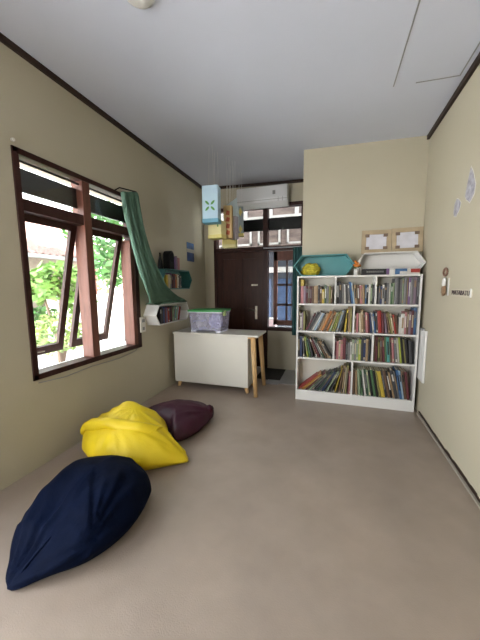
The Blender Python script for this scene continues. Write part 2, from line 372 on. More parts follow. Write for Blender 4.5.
pack(.265, BX1-tk, .925, 1.255, 'brown,2,22,0;pink,2.6,24,0;cream,2.6,24,-3;tan,2.6,28,-3;brown,2.2,24,-3;pink,2.6,25,-4;maroon,2,24,-4;navy,2,24,-6;white,2,25,-8;blue,1.6,24,-8;dark grey,2,26,-5;red,4.5,27,-4;maroon,2.4,25,-5;mauve,2.4,24,-8;brown,2.2,25,-10;olive,1.6,26,-12;cream,2,24,-11;red,2,23,-9;brown,2,22,-7;white,2,20,0;white,4,24,0;pink,2.2,26,0;brown,2,29,0;mauve,2.6,27,0;maroon,2.6,28,0;blue,3,31,0', 'bookshelf second row, right compartment', g, fy, rnd)
pack(BX0+tk, .025, .575, .905, 'dark grey,2.4,29,0;navy,3.4,27,0;dark grey,2.6,27,-3;lime,2,27,-10;green,2.4,26,-12;dark grey,2.4,25,-14;brown,2.4,27,-22;maroon,2.4,25,-23;grey,2.2,27,-26;dark green,2,26,-27;brown,2.4,24,-29;tan,2.6,24,-30;dark grey,2,23,-30', 'bookshelf third row, left compartment', g, fy, rnd)
pack(.045, .47, .575, .905, 'maroon,2,27,0;pink,2.6,23,0;cream,2,25,0;pink,2.8,25,0;maroon,3.4,28,0;dark grey,2,24,0;grey,3,22,0;white,2,23,0;pale green,2.4,26,0;grey,2.4,26,0;pale green,2.4,26,0;lime,2.8,26,0;dark grey,2.6,28,0;navy,2.6,28,0;tan,2.6,27,0;dark grey,2,27,0', 'bookshelf third row, middle compartment', g, fy, rnd)
pack(.49, BX1-tk, .575, .905, 'brown,2.4,31,0;maroon,2.4,31,0;olive,2,30,-2;brown,2.4,30,-3;maroon,2.4,31,-4;green,2,31,-4;teal,3.4,31,-5;brown,2.2,30,-5;pink,2.6,30,-5;grey,2.4,30,-6;white,2.6,30,-6;lime,1.8,31,-7;black,2.6,31,-8;olive,1.8,29,-8;black,3,30,-7;dark grey,3,28,-5;black,2,27,-4', 'bookshelf third row, right compartment', g, fy, rnd)
pack(BX0+tk, .25, .135, .555, 'red,2.4,31,49;orange,2.8,33,47;yellow,1.6,31,46;maroon,2.4,34,44;pale green,3.2,30,41;grey,2.4,29,39;dark grey,3,32,36;dark green,2.4,32,34;grey,2,31,32;navy,2.6,31,30;black,2.4,32,29;pale green,2.8,31,27;dark grey,2.4,33,22;yellow,1.8,33,14;brown,3,33,8;tan,3,35,5;beige,2.6,34,4;olive,2.4,37,3;maroon,2.2,32,0;pink,2.8,29,0', 'bookshelf bottom row, left compartment', g, fy, rnd)
pack(.27, BX1-tk, .135, .555, 'brown,2.4,32,0;tan,2.4,31,-2;pale green,2.4,33,-4;green,2.4,32,-5;white,2,33,-8;dark green,2.4,34,-9;pale green,2.2,33,-9;black,2.4,33,-9;green,2.8,34,-10;black,2.4,33,-10;olive,2,34,-11;yellow,4,33,-12;dark grey,2.2,34,-12;brown,3,34,-13;black,2.4,34,-13;tan,2,33,-13;dark grey,3,35,-12;grey,2,34,-12;blue,2.4,36,-10;pale blue,2,35,-10;brown,3,35,-9;maroon,2.6,34,-8', 'bookshelf bottom row, right compartment', g, fy, rnd)

# ------------------------------------------------------------------ hexagonal box shelves (long hexagon, open front)
def hexpts(L, h, d):
    return [(-L/2, 0), (-L/2+d, h/2), (L/2-d, h/2), (L/2, 0), (L/2-d, -h/2), (-L/2+d, -h/2)]
def hex_frame(L, h, d, t, dep, back):
    """local: length along X, height Z, front at y=0, depth +y"""
    k = t*math.hypot(d, h/2)/(h/2)
    Li = L-2*k; hi = h-2*t; di = d*(hi/2)/(h/2)
    o = hexpts(L, h, d); i = hexpts(Li, hi, di)
    bm = bmesh.new(); n = 6
    V = [[bm.verts.new((p[0], y, p[1])) for p in q] for q in (o, i) for y in (0, dep)]   # o0 o1 i0 i1
    for k in range(n):
        j = (k+1) % n
        bm.faces.new((V[0][k], V[0][j], V[1][j], V[1][k])); bm.faces.new((V[2][j], V[2][k], V[3][k], V[3][j]))
        bm.faces.new((V[0][j], V[0][k], V[2][k], V[2][j])); bm.faces.new((V[1][k], V[1][j], V[3][j], V[3][k]))
    bb = None
    if back:
        bb = bmesh.new(); prism(bb, [(p[0], dep-.008, p[1]) for p in hexpts(Li-.001, hi-.001, di)], (0, .007, 0))
    return bm, bb
def place(bm, mtx): bmesh.ops.transform(bm, matrix=mtx, verts=bm.verts[:]); return bm
def hex_shelf(label, m, L, h, d, t, dep, mtx, base, back=True, name='hexagonal_shelf', group=None):
    a = thing(name, label, 'shelf', base, group)
    f, bb = hex_frame(L, h, d, t, dep, back)
    obj('frame', place(f, mtx), m, a, bevel=.003)
    if bb: obj('back_panel', place(bb, mtx), m, a)
    return a
hx = Matrix.Translation((-.118, 3.748, BH+.1325))
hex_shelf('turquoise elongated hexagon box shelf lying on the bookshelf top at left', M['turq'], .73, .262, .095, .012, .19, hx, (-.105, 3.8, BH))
hx = Matrix.Translation((.628, 3.748, BH+.1325))
hex_shelf('white elongated hexagon box shelf lying on the bookshelf top at right', M['white'], .742, .262, .095, .012, .19, hx, (.62, 3.82, BH))
RW = Matrix.Rotation(PI/2, 4, 'Z')
# on the left wall the front (local -y) must face +x : rotate so that local y -> -x
hx = Matrix.Translation((-2.12, 3.53, 1.135)) @ RW
hex_shelf('white elongated hexagon box shelf fixed on the left wall under the curtain end', M['white'], .90, .27, .085, .014, .19, hx, (XL, 3.53, 1.135))
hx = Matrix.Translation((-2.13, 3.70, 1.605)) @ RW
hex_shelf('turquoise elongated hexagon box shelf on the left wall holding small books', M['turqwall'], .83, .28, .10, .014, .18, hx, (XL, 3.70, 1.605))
rnd = random.Random(5)
pack(3.20, 3.86, 1.0145, 1.255, 'black,4,22,0;dark grey,3,21,0;navy,3,22,0;maroon,3,20,0;purple,3,21,0;grey,2,20,0;red,3,20,0;dark grey,2.6,21,0;black,3,20,0;maroon,2.6,21,0;pale green,2.4,21,12;grey,2.6,20,14;teal,3,21,15;pale green,2.4,20,16;pale blue,2.4,20,16;red,2.4,20,17;maroon,2,20,17', 'the white hexagon wall shelf', 'books in the white hexagon wall shelf', -2.128, rnd, 'y', .145)
pack(3.40, 3.95, 1.4795, 1.73, 'yellow,4,18,0;cream,3.4,19,0;pale green,3.6,18,0;purple,2.4,21,0;black,2.6,19,0;maroon,2.6,20,0;dark grey,2.4,19,0;red,2.4,20,0;orange,2.6,19,0;cream,3,20,0;white,2,19,0;brown,2.4,20,0;grey,3,18,0;dark grey,2.4,19,0', 'the turquoise wall shelf', 'books in the turquoise wall shelf', -2.138, rnd, 'y', .135)
# things on the turquoise wall shelf (top at z = 1.745)
zt = 1.7458
a = thing('bottle', 'tall black cone shaped bottle at the left end of turquoise wall shelf', 'bottle', (-2.235, 3.40, zt))
bm = bmesh.new(); lathe(bm, (-2.235, 3.40, zt), [(.034, 0), (.036, .02), (.026, .10), (.014, .16)]); obj('body', bm, M['dark'], a)
bm = bmesh.new(); lathe(bm, (-2.235, 3.40, zt+.16), [(.012, 0), (.012, .05), (.008, .055)]); obj('cap', bm, M['dark'], a)
a = thing('speaker', 'black rounded speaker standing on the turquoise wall shelf', 'speaker', (-2.2, 3.565, zt))
pts = [(.055*math.cos(q)*(1 if abs(math.cos(q)) < .99 else 1), .055*math.sin(q)) for q in [PI*i/10 for i in range(11)]]
bm = bmesh.new(); prism(bm, [(-2.26, 3.565+.06, zt), *[(-2.26, 3.565+.06*math.cos(PI*i/12), zt+.19+.065*math.sin(PI*i/12)) for i in range(13)], (-2.26, 3.505, zt)], (.11, 0, 0)); obj('body', bm, M['dark'], a, bevel=.008)
bm = bmesh.new(); prism(bm, [(-2.15, 3.565+.045*math.cos(2*PI*i/20), zt+.16+.06*math.sin(2*PI*i/20)) for i in range(20)], (.004, 0, 0)); obj('grille', bm, mat('charcoal_mesh', (.014, .014, .015), .8, spec=.1), a)
for c, yy, t, h in (('purple', 3.635, .035, .17), ('mauve', 3.672, .03, .19), ('pink', 3.72, .045, .17)):
    o = bpy.data.objects.new('book', book_mesh(t, .15, h, CM[c], 0)); col.objects.link(o)
    o.matrix_world = Matrix.Translation((-2.14, yy, zt)) @ RW
    tag(o, f'{c} book standing on top of the turquoise wall shelf', 'book', 'books on top of the turquoise wall shelf')

# ------------------------------------------------------------------ things on the bookshelf
def blob(bm, c, r, amp, fr, nu=40, nv=20, zmin=None, mi=0):
    rows = []
    for j in range(nv+1):
        v = -PI/2+PI*j/nv; row = []
        for i in range(nu):
            u = 2*PI*i/nu; d = Vector((math.cos(v)*math.cos(u), math.cos(v)*math.sin(u), math.sin(v)))
            k = 1+amp*noise.noise(d*fr+Vector(c)*3)+amp*.5*noise.noise(d*fr*2.3)
            p = Vector((c[0]+d.x*r[0]*k, c[1]+d.y*r[1]*k, c[2]+d.z*r[2]*k))
            if zmin is not None: p.z = max(p.z, zmin)
            row.append(bm.verts.new(p))
        rows.append(row)
    for j in range(nv):
        for i in range(nu):
            f = bm.faces.new((rows[j][i], rows[j][(i+1) % nu], rows[j+1][(i+1) % nu], rows[j+1][i])); f.smooth = True; f.material_index = mi
bm = bmesh.new(); blob(bm, (-.275, 3.835, 1.70), (.115, .055, .083), .22, 4.0, 64, 32, BH+.0145)
tag(obj('crumpled_cloth', bm, mat('yellow_net_cloth', (.40, .34, .025), .7, .3, 30, .4, 60)), 'crumpled yellow cloth lying inside the turquoise hexagon box', 'cloth')
# white pot with orange flowers and a pencil
a = thing('flower_pot', 'small white pot with orange flowers between the two hexagon boxes', 'flower pot', (.262, 3.715, BH))
bm = bmesh.new(); lathe(bm, (.262, 3.716, BH+.001), [(.022, 0), (.025, .03), (.028, .075), (.025, .075), (.022, .06)]); obj('pot', bm, M['white'], a)
bm = bmesh.new()
for i in range(16):
    q = random.uniform(0, 2*PI); r = random.uniform(.01, .045); blob(bm, (.262+r*math.cos(q), 3.716+r*.4*math.sin(q), BH+.115+random.uniform(-.015, .05)), (.016, .014, .012), .3, 3, 8, 6)
obj('flowers', bm, mat('orange_petals', (.62, .20, .03), .6, .2), a)
bm = bmesh.new()
for i in range(12):
    q = random.uniform(0, 2*PI); tube(bm, [(.262, 3.716, BH+.05), (.262+.03*math.cos(q), 3.716+.012*math.sin(q), BH+.10), (.262+.06*math.cos(q), 3.716+.02*math.sin(q), BH+.10)], .005, 5, r1=.002)
obj('leaves', bm, mat('dull_green_leaf', (.12, .15, .04), .6, .2), a)
bm = bmesh.new(); tube(bm, [(.265, 3.71, BH+.06), (.325, 3.70, BH+.235)], .006, 6); obj('white_stick', bm, M['white'], a)
# boxes lying along the front of the top board
a = thing('game_box', 'long flat black box lying in front of the white hexagon box', 'box', (.475, 3.70, BH))
obj('lid', B((.318, .615, 3.692, 3.722, BH+.001, BH+.068)), CM['black'], a, bevel=.002)
obj('title_strip', B(*[(.375+i*.021, .375+i*.021+.014, 3.6908, 3.693, BH+.026, BH+.046) for i in range(9)]), CM['grey'], a)
obj('end_band', B((.585, .6155, 3.6908, 3.7225, BH+.0005, BH+.069)), CM['purple'], a)
a = thing('box', 'small plain white box between the black box and the blue carton', 'box', (.645, 3.70, BH))
tag(a, a['label'], 'box'); obj('carton', B((.62, .675, 3.694, 3.72, BH+.001, BH+.068)), M['white'], a, bevel=.002)
obj('flap', B((.621, .674, 3.693, 3.7205, BH+.055, BH+.069)), CM['white'], a)
a = thing('carton', 'blue carton with white stripe lying on the bookshelf front edge', 'box', (.74, 3.70, BH))
obj('carton_body', B((.68, .80, 3.694, 3.722, BH+.001, BH+.066)), CM['blue'], a, bevel=.002)
obj('front_label', B((.725, .80, 3.6925, 3.695, BH+.004, BH+.035)), CM['white'], a)
a = thing('carton', 'red and white carton at the right end of the bookshelf top', 'box', (.86, 3.70, BH))
obj('carton_body', B((.803, .925, 3.694, 3.722, BH+.001, BH+.066)), CM['white'], a, bevel=.002)
obj('front_label', B((.835, .925, 3.6925, 3.695, BH+.020, BH+.06)), CM['red'], a)
# two kraft frames standing on the white hexagon box, leaning on the wall
def photo_frame(xc, zb, w, h, label, tilt):
    a = thing('photo_frame', label, 'photo frame', (xc, 3.89, zb), 'kraft frames above the bookshelf')
    mt = Matrix.Translation((xc, 3.893, zb)) @ Matrix.Rotation(math.radians(-6), 4, 'X') @ Matrix.Rotation(tilt, 4, 'Y')
    f = .052
    bm = B((-w/2, w/2, 0, .018, 0, f), (-w/2, w/2, 0, .018, h-f, h), (-w/2, -w/2+f, 0, .018, f, h-f), (w/2-f, w/2, 0, .018, f, h-f))
    obj('frame', place(bm, mt), M['kraft'], a, bevel=.003)
    obj('photo', place(B((-w/2+f*.6, w/2-f*.6, .008, .014, f*.6, h-f*.6)), mt), M['paper'], a)
    for sx in (-1, 1):
        for sz in (0, 1):
            cx = sx*(w/2-f-.012); cz = f+.014 if sz == 0 else h-f-.014
            obj('corner_mount', place(B((cx-.024, cx+.024, -.002, .009, cz-.018, cz+.018)), mt), mat('brown_tape', (.17, .12, .09), .7, .2), a)
photo_frame(.490, BH+.2655, .332, .285, 'left one of two kraft photo frames above the bookshelf', math.radians(.6))
photo_frame(.829, BH+.2655, .332, .292, 'right one of two kraft photo frames above the bookshelf', math.radians(-.6))

# ------------------------------------------------------------------ desk with cabinet
a = thing('desk', 'white desk with built-in cabinet on oak legs before the door', 'desk', (-1.6, 3.85, 0))
obj('tabletop', B((-2.228, -.925, 3.635, 4.12, .815, .84)), M['cream'], a, bevel=.003)
c = obj('cabinet', B((-2.225, -1.08, 3.68, 4.06, .09, .108), (-2.225, -1.08, 3.68, 4.06, .797, .8145), (-2.225, -2.207, 3.68, 4.06, .108, .797), (-1.098, -1.08, 3.68, 4.06, .108, .797), (-2.207, -1.098, 4.03, 4.05, .108, .797)), M['cream'], a, bevel=.002)
obj('front_panel', B((-2.225, -1.08, 3.66, 3.679, .09, .81)), M['cream'], c, bevel=.003)
for x, dx in ((-2.17, -.02), (-1.13, .03)):
    for y, dy in ((3.73, -.03), (4.0, .02)):
        bm = bmesh.new(); tube(bm, [(x+dx, y+dy, 0), (x, y, .09)], 0.02, 12, r1=.034); obj('cabinet_foot', bm, M['oak'], c)
for y, dy in ((3.66, -.055), (4.05, .05)):
    bm = bmesh.new(); tube(bm, [(-.955, y+dy, 0), (-1.005, y, .8145)], 0.027, 14, r1=.037); obj('leg', bm, M['oak'], a)
obj('apron', B((-1.07, -.97, 3.64, 4.08, .79, .8145)), M['oak'], a)

# ------------------------------------------------------------------ storage tub
tx0, tx1, ty0, ty1, tz = -1.98, -1.475, 3.69, 4.04, .841
a = thing('storage_tub', 'clear plastic storage tub with green lid on the white desk', 'storage tub', ((tx0+tx1)/2, 3.86, tz))
def taper(bm, x0, x1, y0, y1, z0, z1, s, mi=0):
    vs = box(bm, x0, x1, y0, y1, z0, z1, mi)
    for v in vs[:4]: v.co.x += s if v.co.x < (x0+x1)/2 else -s; v.co.y += s if v.co.y < (y0+y1)/2 else -s
bm = bmesh.new(); taper(bm, tx0, tx1, ty0, ty1, tz+.03, tz+.30, .02)
bm.faces.ensure_lookup_table(); bm.faces.remove(bm.faces[1])
o = obj('tub_body', bm, M['tub'], a); s = o.modifiers.new('t', 'SOLIDIFY'); s.thickness = .003
obj('tub_foot', B((tx0+.02, tx0+.10, ty0+.02, ty1-.02, tz, tz+.03), (tx1-.10, tx1-.02, ty0+.02, ty1-.02, tz, tz+.03)), mat('milky_plastic', (.66, .66, .76), .3, .03), a, bevel=.004)
obj('rim', B((tx0-.008, tx1+.008, ty0-.008, ty1+.008, tz+.285, tz+.30)), mat('clear_grey_rim', (.55, .57, .62), .3, .02), a, bevel=.003)
lid = obj('lid', B((tx0-.015, tx1+.015, ty0-.015, ty1+.015, tz+.3005, tz+.325), (tx0+.05, tx1-.05, ty0+.04, ty1-.04, tz+.325, tz+.333)), mat('green_lid_plastic', (.035, .29, .07), .35, .04), a, bevel=.006)
for y in (3.80, 3.92): obj('latch', B((tx1-.004, tx1+.022, y-.035, y+.035, tz+.24, tz+.315)), mat('lime_latch_plastic', (.42, .55, .20), .35, .04), lid, bevel=.003) if y < 3.9 else None
def crumple(name, label, c, r, m, cat):
    bm = bmesh.new(); blob(bm, c, r, .18, 2.6, 32, 18, tz+.036); tag(obj(name, bm, m), label, cat)
crumple('folded_cloth', 'lilac cloth bundle inside the clear tub at right', (-1.62, 3.86, tz+.155), (.10, .12, .115), mat('lilac_cloth', (.46, .44, .80), .8, .1), 'cloth')
crumple('plastic_bag', 'white plastic bag inside the clear tub at left', (-1.86, 3.86, tz+.13), (.075, .11, .10), mat('white_bag', (.66, .66, .70), .5, .1), 'bag')

# ------------------------------------------------------------------ mat and tile by the back window
tag(obj('doormat', B((-1.16, -.76, 4.36, 4.97, .001, .012)), M['mat']), 'dark doormat on the floor below the back window', 'doormat')
tag(obj('floor_tile', B((-.755, -.44, 4.22, 4.97, .001, .010), (-.95, -.755, 4.16, 4.355, .001, .010)), M['tile'], bevel=.002), 'pale grey tile patch on the floor beside the doormat', 'floor tile')

# ------------------------------------------------------------------ postcard, outlet, wall bits
a = thing('poster', 'small blue and white picture card on the left wall near the corner', 'poster', (XL, 4.42, 2.07))
obj('card', B((XL, XL+.004, 4.29, 4.55, 1.92, 2.235)), mat('clear_card', (.36, .34, .29), .4, .1, 6), a)
obj('upper_picture', B((XL+.004, XL+.006, 4.295, 4.545, 2.13, 2.232)), mat('blue_print', (.05, .13, .30), .4, .5, 9), a)
obj('lower_picture', B((XL+.004, XL+.006, 4.295, 4.545, 1.925, 2.07)), mat('dark_blue_print', (.02, .045, .13), .4, .6, 9), a)
a = thing('power_outlet', 'ivory power outlet on the wall at the window lower right corner', 'power outlet', (XL, 3.10, 1.0))
obj('plate', B((XL+.013, XL+.03, 2.985, 3.085, .93, 1.12)), M['outlet'], a, bevel=.004)
obj('socket', B((XL, XL+.013, 2.99, 3.08, .94, 1.11)), M['outlet'], a)
obj('switch', B((XL+.03, XL+.036, 3.01, 3.06, 1.055, 1.095), (XL+.03, XL+.034, 3.015, 3.055, .955, .995)), M['grey'], a)
bm = bmesh.new(); tube(bm, [(XL+.006, 3.0, .935), (XL+.006, 2.99, .82), (XL+.006, 2.9, .715), (XL+.006, 2.6, .69), (XL+.006, 2.2, .705), (XL+.006, 1.9, .69), (XL+.006, 1.66, .715)], .004, 6)
tag(obj('cable', bm, M['grey']), 'thin grey cable running under the left window', 'cable')
a = thing('nail', 'pale nail in the wall at the window upper left corner', 'nail', (XL, 1.635, 2.60))
bm = bmesh.new(); tube(bm, [(XL, 1.635, 2.60), (XL+.02, 1.635, 2.60)], .012, 8); obj('head', bm, M['outlet'], a)

# bared plaster patches on the right wall
def patch(outline, label):
    a = thing('paint_patch', label, 'paint patch', (XR, sum(p[0] for p in outline)/len(outline), min(p[1] for p in outline)), 'bared patches on the right wall')
    n = len(outline); cy = sum(p[0] for p in outline)/n; cz = sum(p[1] for p in outline)/n
    def ring(k, x):
        out = []
        for i in range(n):
            p, q = outline[i], outline[(i+1) % n]
            for s in range(4):
                u = s/4; y = p[0]+(q[0]-p[0])*u; z = p[1]+(q[1]-p[1])*u; w = 1+.07*noise.noise(Vector((y*22, z*22, 1)))
                out.append((x, cy+(y-cy)*k*w, cz+(z-cz)*k*w))
        return out
    b = bmesh.new(); prism(b, ring(1, XR-.002), (.0025, 0, 0)); obj('filler_edge', b, M['stainedge'], a)
    b = bmesh.new(); prism(b, ring(.92, XR-.0035), (.0014, 0, 0)); obj('bare_plaster', b, M['stain'], a)
patch([(2.778, 2.418), (2.716, 2.339), (2.67, 2.25), (2.678, 2.183), (2.72, 2.144), (2.756, 2.131), (2.818, 2.163), (2.848, 2.205), (2.837, 2.261), (2.82, 2.308), (2.798, 2.376)], 'larger grey leaf shaped bare patch high on the right wall')
patch([(3.019, 2.244), (2.952, 2.215), (2.916, 2.181), (2.935, 2.13), (2.996, 2.079), (3.052, 2.091), (3.069, 2.129), (3.053, 2.201)], 'smaller grey bare patch on the right wall, lower left of the larger')
# hanging ornament
a = thing('wall_ornament', 'small brown and white ornament hanging on the right wall', 'ornament', (XR, 3.12, 1.4))
bm = bmesh.new(); tube(bm, [(XR-.012, 3.12+.045*math.cos(q), 1.615+.035*math.sin(q)) for q in [2*PI*i/16 for i in range(17)]], .009, 6); obj('ring', bm, mat('brown_ring', (.20, .11, .08), .5, .2), a)
bm = bmesh.new(); blob(bm, (XR-.018, 3.115, 1.52), (.014, .036, .045), .25, 3, 16, 10); obj('white_charm', bm, M['white'], a)
bm = bmesh.new(); blob(bm, (XR-.018, 3.115, 1.445), (.014, .05, .05), .25, 3, 16, 10); obj('brown_charm', bm, mat('brown_charm', (.26, .16, .09), .5, .3), a)
obj('backing_strip', B((XR-.006, XR, 3.04, 3.06, 1.40, 1.56)), M['white'], a)
# sign with dark letters
a = thing('name_sign', 'narrow sign with dark letters on the right wall', 'sign', (XR, 2.76, 1.42))
obj('plate', B((XR-.006, XR, 2.575, 2.96, 1.400, 1.462)), mat('pale_sign', (.47, .43, .345), .5, .03), a)
obj('end_cap', B((XR-.012, XR-.006, 2.575, 2.592, 1.400, 1.468)), M['white'], a)
cu = bpy.data.curves.new('letters', 'FONT'); cu.body = 'MATABATU'; cu.size = .088; cu.extrude = .002; cu.align_x = 'CENTER'; cu.align_y = 'CENTER'
to = bpy.data.objects.new('tmp', cu); col.objects.link(to)
bpy.context.view_layer.update()
me = bpy.data.meshes.new_from_object(to.evaluated_get(bpy.context.evaluated_depsgraph_get())); bpy.data.objects.remove(to)
bm = bmesh.new(); bm.from_mesh(me)
w = max(v.co.x for v in bm.verts)-min(v.co.x for v in bm.verts)
bmesh.ops.scale(bm, vec=(.335/w, .62, 1), verts=bm.verts[:])
place(bm, Matrix.Translation((XR-.008, 2.775, 1.430)) @ Matrix.Rotation(-PI/2, 4, 'Z') @ Matrix.Rotation(PI/2, 4, 'X'))
obj('letters', bm, mat('dark_letter_paint', (.05, .03, .035), .5, .05), a, fix=False)
# white pad hanging between bookshelf and wall
a = thing('paper_pad', 'white pad hanging on the right wall beside the bookshelf', 'paper pad', (XR, 3.58, .42))
obj('sheet', B((.974, XR-.0005, 3.52, 3.84, .41, 1.0)), M['white'], a, bevel=.010)
obj('clip', B((.968, XR-.0005, 3.63, 3.71, .985, 1.012)), M['grey'], a, bevel=.003)

# ------------------------------------------------------------------ hanging paper boxes
PM = {k: mat(k+'_paper', v, .75, .04, 6) for k, v in dict(sky=(.46, .64, .76), lemon=(.78, .72, .38), peach=(.62, .45, .22), ice=(.62, .74, .78), lilac=(.44, .41, .48), butter=(.74, .65, .25), mist=(.35, .41, .46)).items()}
inkg = mat('green_ink', (.10, .28, .08), .6, .1); inkr = mat('brick_red_ink', (.42, .10, .05), .6, .1); inkb = mat('slate_ink', (.12, .20, .24), .6, .1)
def lantern(label, x, y, zt, w, d, h, m, rz, cap=None, marks=None, inkm=None, roof=0):
    a = thing('paper_lantern', label, 'paper lantern', (x, y, zt-h), 'paper lanterns hanging from the ceiling')
    mt = Matrix.Translation((x, y, zt)) @ Matrix.Rotation(rz, 4, 'Z'); t = .002
    bm = B((-w/2, w/2, -d/2, -d/2+t, -h, 0), (-w/2, w/2, d/2-t, d/2, -h, 0), (-w/2, -w/2+t, -d/2+t, d/2-t, -h, 0), (w/2-t, w/2, -d/2+t, d/2-t, -h, 0), (-w/2+t, w/2-t, -d/2+t, d/2-t, -h, -h+t))
    if roof: prism(bm, [(-w/2, -d/2, 0), (w/2, -d/2, roof), (w/2, -d/2, 0)], (0, t, 0))
    obj('paper_body', place(bm, mt), m, a)
    if marks:
        bm = bmesh.new()
        for pts in marks: prism(bm, [(p[0]*w, -d/2-.0016, -h+p[1]*h) for p in pts], (0, .0014, 0))
        obj('printed_pattern', place(bm, mt), inkm, a)
    if cap: obj('folded_edge', place(B((-w/2-.003, w/2+.003, -d/2-.003, d/2+.003, -h-.012, -h+.035)), mt), cap, a)
    bm = bmesh.new()
    tube(bm, [(x-w*.2, y, zt-.01), (x-.02, y, zc(x-.02)+.001)], .0016, 5); tube(bm, [(x+w*.2, y, zt-.01), (x+.02, y, zc(x+.02)+.001)], .0016, 5)
    tube(bm, [(x-w*.2, y, zt-.008), (x+w*.2, y, zt-.008)], .002, 5); box(bm, x-w/2*abs(math.cos(rz))*.9, x-w*.2, y-.001, y+.001, zt-.01, zt-.006); box(bm, x+w*.2, x+w/2*abs(math.cos(rz))*.9, y-.001, y+.001, zt-.01, zt-.006)
    obj('string', bm, M['string'], a)
def petal(cx, cy, ang, l, w):
    c, s = math.cos(ang), math.sin(ang); P = []
    for u, v in ((.15, 0), (.4, .5), (.75, .5), (1, 0), (.75, -.5), (.4, -.5)): P.append((cx+(u*l*c-v*w*s), cy+(u*l*s+v*w*c)*.46))
    return P
lantern('light blue paper lantern with green four petal flower', -1.515, 3.52, 2.765, .205, .14, .44, PM['sky'], math.radians(6), mat('deeper_blue_paper', (.16, .38, .52), .7, .05), [petal(0, .44, PI/4+PI/2*k, .44, .13) for k in range(4)], inkg)
lantern('pale yellow paper lantern below and behind the light blue one', -1.525, 3.72, 2.375, .20, .14, .215, PM['lemon'], math.radians(-8), PM['butter'], [[(.2, .62), (.3, .62), (.3, .85), (.2, .85)]], inkg)
lantern('peach paper lantern with brick red marks', -1.42, 3.88, 2.61, .115, .09, .44, PM['peach'], math.radians(8), None, [[(-.25, .12+.2*k), (.2, .10+.2*k), (.28, .22+.2*k), (-.1, .25+.2*k)] for k in range(4)], inkr)
lantern('pale ice blue paper lantern with a slanted top edge', -1.47, 4.19, 2.69, .18, .10, .36, PM['ice'], math.radians(4), None, None, None, .11)
lantern('lilac paper lantern right of the peach one', -1.385, 4.03, 2.50, .09, .09, .32, PM['lilac'], math.radians(-12), None)
lantern('lowest butter yellow paper lantern', -1.565, 4.33, 2.285, .21, .12, .17, PM['butter'], math.radians(3), PM['lemon'])
lantern('mist blue paper lantern with yellow corner, farthest right', -1.425, 4.46, 2.74, .09, .09, .44, PM['mist'], math.radians(14), PM['butter'], [[(-.35, .82), (0, .66), (.35, .82), (0, .98)], [(-.35, .22), (0, .08), (.35, .22), (0, .36)]], PM['butter'])

# ------------------------------------------------------------------ curtains
def interp(tab, s):
    s = max(0, min(len(tab)-1.0001, s)); i = int(s); u = s-i
    p0, p1, p2, p3 = tab[max(i-1, 0)], tab[i], tab[i+1], tab[min(i+2, len(tab)-1)]
    return [.5*((2*b)+(c-a)*u+(2*a-5*b+4*c-d)*u*u+(3*b-a-3*c+d)*u**3) for a, b, c, d in zip(p0, p1, p2, p3)]
a = thing('curtain', 'green curtain at the left window swept aside onto the white wall shelf', 'curtain', (-2.2, 3.0, 2.5))
# stations: left (y,z) right (y,z) depth x
ST = [(2.70, 2.535, 2.96, 2.60, -2.235), (2.702, 2.504, 2.985, 2.55, -2.225), (2.723, 2.339, 3.01, 2.397, -2.22), (2.768, 2.142, 3.039, 2.19, -2.2), (2.785, 1.865, 3.09, 1.895, -2.15), (2.776, 1.693, 3.14, 1.712, -2.1), (2.81, 1.512, 3.28, 1.511, -2.075), (2.884, 1.382, 3.56, 1.37, -2.09), (2.965, 1.306, 3.86, 1.300, -2.13), (2.99, 1.290, 3.90, 1.29, -2.16)]
bm = bmesh.new(); rows = []; NS, NU = 70, 90
for j in range(NS+1):
    s = j/NS*(len(ST)-1); ly, lz, ry, rz_, xx = interp(ST, s); row = []
    for i in range(NU+1):
        u = i/NU; ph = u*2*PI*7+.35*math.sin(s*1.1)
        d = .032*math.sin(ph)+.008*math.sin(ph*.37+s)
        fade = 1 if s < 5.2 else max(.35, 1-(s-5.2)*.2)
        row.append(bm.verts.new((xx+d*fade, ly+(ry-ly)*u, max(lz+(rz_-lz)*u+.006*math.sin(ph+1), 1.279))))
    rows.append(row)
for j in range(NS):
    for i in range(NU): bm.faces.new((rows[j][i], rows[j][i+1], rows[j+1][i+1], rows[j+1][i])).smooth = True
o = obj('drape', bm, M['green'], a, fix=False); s = o.modifiers.new('t', 'SOLIDIFY'); s.thickness = .006; s.offset = 1
# the end of the cloth lying in loose folds on the shelf
bm = bmesh.new(); rows = []
for j in range(25):
    v = j/24; row = []
    for i in range(81):
        u = i/80; y = 3.10+.82*u; x = -2.285+.175*v
        hump = math.sin(PI*v)**.6*(.020+.055*max(0, math.sin(PI*min(1, u*1.05)))**1.2)
        row.append(bm.verts.new((x+.006*math.sin(u*30), y, 1.2795+hump*(.72+.28*math.sin(v*13+u*5)+.15*math.sin(u*21+v*4)))))
    rows.append(row)
for j in range(24):
    for i in range(80): bm.faces.new((rows[j][i], rows[j][i+1], rows[j+1][i+1], rows[j+1][i])).smooth = True
o = obj('gathered_end', bm, M['green'], a, fix=False); s = o.modifiers.new('t', 'SOLIDIFY'); s.thickness = .005; s.offset = 1
bm = bmesh.new(); tube(bm, [(XL+.012, 2.68, 2.555), (-2.235, 2.68, 2.575), (-2.235, 2.96, 2.615), (XL, 2.96, 2.615)], .007, 8); obj('rod', bm, M['dark'], a)
a = thing('curtain', 'narrow teal curtain at the back window beside the bookshelf', 'curtain', (-.55, YA-.04, 2.1))
bm = bmesh.new(); rows = []
for j in range(20):
    z = 2.145-1.50*j/19; rows.append([bm.verts.new((-.655+.185*i/40*(1-.1*math.sin(j/19*PI)), YA-.055+.014*math.sin(i/40*2*PI*4), z)) for i in range(41)])
for j in range(19):
    for i in range(40): bm.faces.new((rows[j][i], rows[j][i+1], rows[j+1][i+1], rows[j+1][i])).smooth = True
